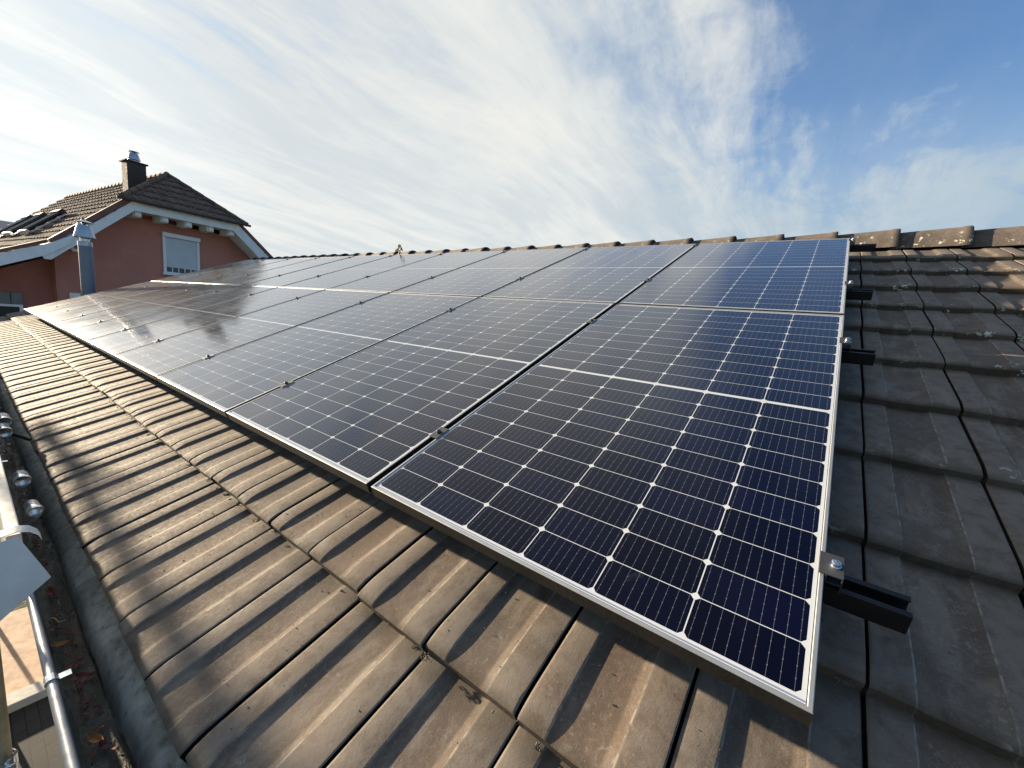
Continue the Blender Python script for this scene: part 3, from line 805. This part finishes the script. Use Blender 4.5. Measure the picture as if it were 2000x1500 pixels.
# hip and ridge caps
mb = MB()
def capline(p, q, r=.085):
    p = Vector(p); q = Vector(q); n_ = max(2, int((q-p).length/.36))
    for i in range(n_):
        a_ = p+(q-p)*(i/n_); b_ = p+(q-p)*((i+1.06)/n_)
        mb.tube([a_, b_], [r*1.06, r*.9], 10)
capline(cl+Vector((-.02, 0, .0)), apex+Vector((0, 0, -.02)), .075); capline(cr+Vector((.02, 0, .0)), apex+Vector((0, 0, -.02)), .075); capline(apex+Vector((0, 0, -.02)), (AC, -DEPTH+.2, ZA-.02), .085)
npart(mb, 'ridge_caps', M_ftile, smooth=True)
# white barge boards, fascia of the half hip, verge boards above them
mb = MB()
b0, b1 = .70, .745
gable(mb, [(2.59, 2.71), (5.21, 2.73), (5.33, 3.00), (2.55, 2.965)], b0, b1)
npart(mb, 'fascia_board', M_white, bevel=.006)
mb = MB(); gable(mb, [(.72, 1.03), (.84, 1.03), (2.588, 2.71), (2.548, 2.965), (.95, 1.455), (.66, 1.16)], b0, b1); npart(mb, 'barge_board', M_white, bevel=.006)
mb = MB(); gable(mb, [(5.212, 2.73), (6.75, 1.34), (6.93, 1.62), (5.332, 3.00)], b0, b1); npart(mb, 'barge_board', M_white, bevel=.006)
mb = MB(); gable(mb, [(-1.3, .10), (.76, 1.13), (1.20, 1.49), (1.30, 1.77), (.82, 1.44), (-1.3, .40)], b0+.048, b1+.048); npart(mb, 'barge_board', M_white, bevel=.006)
mb = MB(); gable(mb, [(.90, 1.468), (2.545, 2.975), (2.36, 2.99), (.80, 1.53)], b0-.05, b1+.03); npart(mb, 'verge_board', M_verge)
mb = MB(); gable(mb, [(-1.3, .415), (.80, 1.445), (.78, 1.53), (-1.3, .50)], b0-.05, b1+.055); npart(mb, 'verge_board', M_verge)
mb = MB(); gable(mb, [(5.345, 3.00), (6.94, 1.63), (7.0, 1.70), (5.42, 3.05)], b0-.05, b1+.03); npart(mb, 'verge_board', M_verge)
# dark gutter-like edge at the foot of the half hip, projecting tips left and right
mb = MB(); mb.tube([(2.16, BO+.10, 2.965), (5.70, BO+.10, 3.00)], .040, 10); npart(mb, 'hip_gutter', M_brown, smooth=True)
# roof underside
mb = MB(); gable(mb, [(.76, 1.32), (2.60, 2.75), (2.60, 2.80), (.76, 1.40)], 0.004, .698); gable(mb, [(2.602, 2.75), (5.20, 2.75), (5.20, 2.80), (2.602, 2.80)], 0.004, .698); gable(mb, [(5.202, 2.75), (6.75, 1.40), (6.75, 1.46), (5.202, 2.80)], 0.004, .698); gable(mb, [(-1.3, .21), (.755, 1.25), (.755, 1.31), (-1.3, .27)], -.34, .745)
npart(mb, 'soffit', M_white)
for a_ in (2.68, 3.33, 3.95, 4.57, 5.20):
    mb = MB(); mb.box(a_-.10, a_+.10, .004, .60, 2.56, 2.749); mb.box(a_-.075, a_+.075, .60, .66, 2.585, 2.749)
    npart(mb, 'purlin_end', M_white, bevel=.012)
# roller-shuttered window
wn = MB(); wn.box(3.455, 3.53, .004, .055, 1.06, 2.20); wn.box(4.39, 4.465, .004, .055, 1.06, 2.20); wn.box(3.531, 4.389, .004, .05, 1.06, 1.11)
win = npart(wn, 'window', M_whitep, bevel=.005)
def nsub(mb, name, mat, **k):
    mb.v = [tuple(INV @ (NB @ Vector(v))) for v in mb.v]; return mb.build(name, mat, win, **k)
mb = MB(); mb.box(3.44, 4.48, .004, .115, 2.201, 2.335); nsub(mb, 'shutter_box', M_whitep, bevel=.014)
mb = MB()
for i in range(24): mb.box(3.532, 4.388, .012, .030, 1.262+i*.0390, 1.262+i*.0390+.036)
nsub(mb, 'roller_shutter', simple('pale_blue_shutter', (.60, .64, .69), .5, 0, .04, 4, 0), bevel=.004)
mb = MB(); mb.box(3.532, 4.388, .004, .008, 1.11, 1.262); nsub(mb, 'pane', M_glass)
mb = MB()
for a_ in (3.70, 3.87, 4.04, 4.21): mb.box(a_-.012, a_+.012, .0085, .014, 1.111, 1.261)
nsub(mb, 'glazing_bars', M_whitep)
mb = MB(); mb.box(3.40, 4.52, .004, .14, 1.0, 1.058); nsub(mb, 'sill', M_whitep, bevel=.01)
# shuttered lower window in the wing
wn = MB(); wn.box(-.6, .46, -.346, -.29, -1.0, -.94); wn.box(-.6, .46, -.346, -.29, -.28, -.22); wn.box(.40, .459, -.346, -.291, -.94, -.28); wn.box(-.06, .0, -.346, -.291, -.94, -.28)
win = npart(wn, 'window', M_whitep)
mb = MB()
for a0 in (-.36, -.15, .06, .27):
    mb = MB(); mb.box(a0, a0+.19, -.346, -.30, -.215, .08)
    for q in range(4): mb.box(a0+.02, a0+.17, -.30, -.285, -.20+q*.066, -.16+q*.066)
    nsub(mb, 'shutter', M_slat)
mb = MB(); mb.box(-.6, .46, -.349, -.336, -.94, -.28); nsub(mb, 'pane', M_glass)
# wall lamp and vent
mb = MB(); mb.box(1.30, 1.42, .004, .12, 1.40, 1.47); mb.box(1.36, 1.50, .05, .20, 1.34, 1.42); npart(mb, 'wall_lamp', M_whitep, bevel=.012)
mb = MB(); mb.box(1.28, 1.50, .004, .05, .05, .20); mb.lathe([(.055, 0), (.055, .02), (.0, .02)], (1.40, .05, .12), 16, Matrix.Rotation(-math.pi/2, 4, 'X')); npart(mb, 'wall_vent', M_whitep, bevel=.006)
# chimney with cowl
mb = MB(); mb.box(3.13, 3.62, -1.90, -1.45, 3.3, 4.52); mb.box(3.08, 3.67, -1.95, -1.40, 4.52, 4.56)
ch = npart(mb, 'chimney', M_brown, bevel=.008)
mb = MB(); mb.lathe([(.10, 4.56), (.10, 4.63), (.16, 4.635), (.165, 4.66), (.11, 4.84), (.09, 4.84)], (3.39, -1.68, 0), 24); mb.lathe([(0, 4.865), (.14, 4.885), (.14, 4.895), (.03, 4.92), (0, 4.92)], (3.39, -1.68, 0), 24); mb.tube([(3.39, -1.68, 4.7), (3.39, -1.68, 4.88)], .03, 8)
mb.v = [tuple(INV @ (NB @ Vector(v))) for v in mb.v]; mb.build('chimney_cowl', M_cowl, ch, smooth=True)
# tube collectors lying on the neighbour's left slope
SL = Vector((AC-ak, 0, ZA-zk)).normalized(); SN = Vector((-SL.z, 0, SL.x))
for i, (b_, lab) in enumerate(((-4.0, 'dark tube collector with bright edge on the red house roof, nearest the gable'), (-6.1, 'dark tube collector on the red house roof, middle of the three'), (-7.85, 'dark tube collector on the red house roof, furthest left of the three'))):
    O_ = Vector((1.30, b_, zk+(1.30-ak)*(ZA-zk)/(AC-ak)))+SN*.10
    ex_ = empty('tube_collector', lab, 'solar collector', nb(*O_), group='tube collectors on the red house roof')
    iv = Matrix.Translation(-ex_.location)
    def cp(mb, name, mat, **k):
        mb.v = [tuple(iv @ (NB @ Vector(v))) for v in mb.v]; return mb.build(name, mat, ex_, **k)
    Mx = Matrix((( SL.x, 0, SN.x, O_.x), (0, 1, 0, O_.y), (SL.z, 0, SN.z, O_.z), (0, 0, 0, 1)))
    mb = MB()
    for q in range(5): mb.tube([Mx @ Vector((.06, -.34+q*.17, .03)), Mx @ Vector((1.12, -.34+q*.17, .03))], .05, 12)
    cp(mb, 'glass_tubes', M_collector, smooth=True)
    mb = MB(); mb.box(1.10, 1.26, -.46, .46, -.05, .12, Mx); cp(mb, 'header', M_brown, bevel=.02)
    mb = MB(); mb.box(0.0, .08, -.46, .46, -.07, .06, Mx); mb.box(.0, 1.2, -.46, -.43, -.07, -.03, Mx); mb.box(.0, 1.2, .43, .46, -.07, -.03, Mx); cp(mb, 'frame', M_steel)

# pale flat-roofed building far left
fb = empty('flat_roofed_building', 'pale grey flat-roofed building far behind the red house at the left edge', 'building', (-42, -3, GZ))
mb = MB().box(-8, 0, 3.3, 4.95+6, 0, 7.95); mb.build('wall', M_grey, fb)
mb = MB().box(-8.6, .7, 2.7, 5.5+6, 7.95, 8.45); mb.build('roof', simple('pale_concrete_roof', (.50, .52, .53), .8, 0, .05, 3, .1, 10), fb, bevel=.03)
for i in range(4):
    f_ = MB().box(.003, .06, 3.5+i*2, 4.6+i*2, 5.2, 7.0).build('window', M_whitep, fb)
    MB().box(.061, .075, 3.6+i*2, 4.5+i*2, 5.3, 6.9).build('pane', M_glass, f_)

# ------------------------------------------------------------------ scaffold along the eave
sc = empty('scaffold', 'steel scaffold with a white toe board standing along the gutter at the left edge', 'scaffold', (-1.9, -1.0, GZ))
off = Vector(sc.location)
def spart(mb, name, mat, **k):
    mb.v = [tuple(Vector(v)-off) for v in mb.v]; return mb.build(name, mat, sc, **k)
M_pole = simple('yellowed_steel_pole', (.40, .35, .24), .5, .4, .2, 14, .1, 60)
M_plank = simple('weathered_white_plank', (.42, .41, .37), .7, 0, .12, 10, .15, 40)
M_deck = simple('olive_plywood', (.16, .135, .085), .8, 0, .2, 8, .2, 40)
for x in (-1.93, -4.43, -6.93, -9.43):
    mb = MB().tube([(x, -.690, GZ), (x, -.690, -.30)], .0242, 18); spart(mb, 'pole', M_pole, smooth=True)
    mb = MB().tube([(x, -1.27, GZ), (x, -1.27, 1.05)], .0242, 18); spart(mb, 'pole', M_pole, smooth=True)
    mb = MB().tube([(x, -1.35, -1.06), (x, -.70, -1.06)], .0242, 14); spart(mb, 'transom', M_pole, smooth=True)
mb = MB().tube([(-9.7, -1.225, .795), (1.6, -1.225, .795)], .036, 18); spart(mb, 'guard_rail', M_pole, smooth=True)
mb = MB().box(-9.6, 2.5, -1.25, -.76, -1.03, -.985); spart(mb, 'deck', M_deck)
mb = MB(); mb.prism([(-9.0, -.45), (-2.30, -.45), (-1.56, -.205), (-1.64, -.145), (-9.0, -.145)], MI, -.640, -.614); spart(mb, 'toe_board', M_plank, bevel=.003)
mb = MB(); mb.lathe([(.030, -.02), (.034, -.02), (.034, .02), (.030, .02)], (-1.93, -.690, -1.02), 18); mb.box(-1.92, -1.88, -.70, -.66, -1.04, -1.0); mb.tube([(-1.90, -.68, -1.0), (-1.885, -.66, -.965)], .007, 8); spart(mb, 'coupler', M_chrome, bevel=.003)
# open-ended bright tubes lying over the gutter beside the toe board
tubes = [(-1.984, -.567, -.229, .0175, .060, 'bright open steel tube end by the gutter, nearest and largest of the four', .10), (-2.33, -.571, -.235, .0210, .062, 'bright open steel tube end by the gutter, just behind the nearest one', .04), (-3.19, -.571, -.254, .0250, .080, 'bright open steel tube end by the gutter with a black peg beside it', .08), (-3.434, -.560, -.256, .0255, .09, 'bright open steel tube end by the gutter, furthest of the four', .05)]
for (x, y, z, r, L, lab, yaw) in tubes:
    t = empty('steel_tube', lab, 'tube', (x, y, z), 'steel tubes by the gutter', (0, .12, yaw))
    Mx = Matrix.Rotation(math.pi/2, 4, 'Y')
    mb = MB(); mb.lathe([(r-.002, -.001), (r, .0), (r, -L*.3), (r*.96, -L*.32), (r*.96, -L)], (0, 0, 0), 28, Mx); mb.build('sleeve', M_bead, t, smooth=True)
    mb = MB(); mb.lathe([(0, -.024), (r*.80, -.024), (r-.004, -.006), (r-.0021, .0005), (r+.0008, .0008), (r+.0012, -.004), (r+.0008, -.022), (r, -.024)], (0, 0, 0), 28, Mx); mb.build('end_ring', M_chrome, t, smooth=True)
mb = MB().tube([(-3.255, -.55, -.276), (-3.205, -.494, -.307)], .009, 10); o = mb.build('peg', M_black, smooth=True); tag(o, 'short black peg beside a bright steel tube over the gutter', 'peg')
# pale strap round the toe board, grey flap of sheet below it
mb = MB(); path = [(-1.62, -.70, -.135), (-1.61, -.675, -.122), (-1.605, -.645, -.118), (-1.60, -.622, -.112), (-1.595, -.603, -.116), (-1.59, -.590, -.128), (-1.59, -.585, -.142)]
vs = []
for (x, y, z) in path: vs += [(x-.016, y, z), (x+.016, y, z-.004), (x+.016, y, z-.006), (x-.016, y, z-.002)]
fs = [(i*4+j, i*4+(j+1) % 4, (i+1)*4+(j+1) % 4, (i+1)*4+j) for i in range(len(path)-1) for j in range(4)]+[(3, 2, 1, 0), tuple(len(vs)-4+i for i in range(4))]
o = mb.add(vs, fs).build('strap', simple('pale_webbing', (.55, .55, .54), .6, 0, .08, 40, .2, 300), smooth=True); tag(o, 'pale grey strap wrapped over the end of the white toe board', 'strap')

C3 = [(-1.54, -.624, -.113), (-1.493, -.608, -.142), (-1.419, -.586, -.176), (-1.427, -.625, -.220), (-1.448, -.661, -.263), (-1.457, -.684, -.283), (-1.546, -.671, -.142)]
q0, q1, q2, q3 = Vector((-1.55, -.672, -.120)), Vector((-1.419, -.586, -.176)), Vector((-1.455, -.690, -.290)), Vector((-1.54, -.624, -.113))
mb = MB(); nu, nv = 10, 10; top = []
A, Bc, Cc, Dd = Vector((-1.56, -.700, -.130)), Vector((-1.545, -.624, -.112)), Vector((-1.419, -.586, -.176)), Vector((-1.455, -.700, -.296))
for i in range(nu+1):
    for j in range(nv+1):
        s_, t_ = i/nu, j/nv
        p = (A*(1-s_)+Bc*s_)*(1-t_)+(Dd*(1-s_)+Cc*s_)*t_
        p = p+Vector((.7, 0, .7))*(.007*math.sin(s_*3.0+.3)*math.sin(t_*3.1)-.004*max(0, t_-.8)*5*s_)
        top.append(p)
bot = [p+Vector((-.0018, 0, -.0018)) for p in top]; n = (nu+1)*(nv+1); fs = []
for i in range(nu):
    for j in range(nv):
        a = i*(nv+1)+j; fs += [(a, a+1, a+nv+2, a+nv+1), (n+a, n+a+nv+1, n+a+nv+2, n+a+1)]
for i in range(nu):
    for j in (0, nv):
        a = i*(nv+1)+j; fs.append((a, a+nv+1, n+a+nv+1, n+a))
for j in range(nv):
    for i in (0, nu):
        a = i*(nv+1)+j; fs.append((a, a+1, n+a+1, n+a))
o = mb.add(top+bot, fs).build('grey_sheet', simple('grey_fleece', (.62, .585, .53), .8, 0, .06, 12, .3, 220), smooth=True); tag(o, 'loose grey flap of sheet hanging over the gutter below the white toe board', 'sheet')
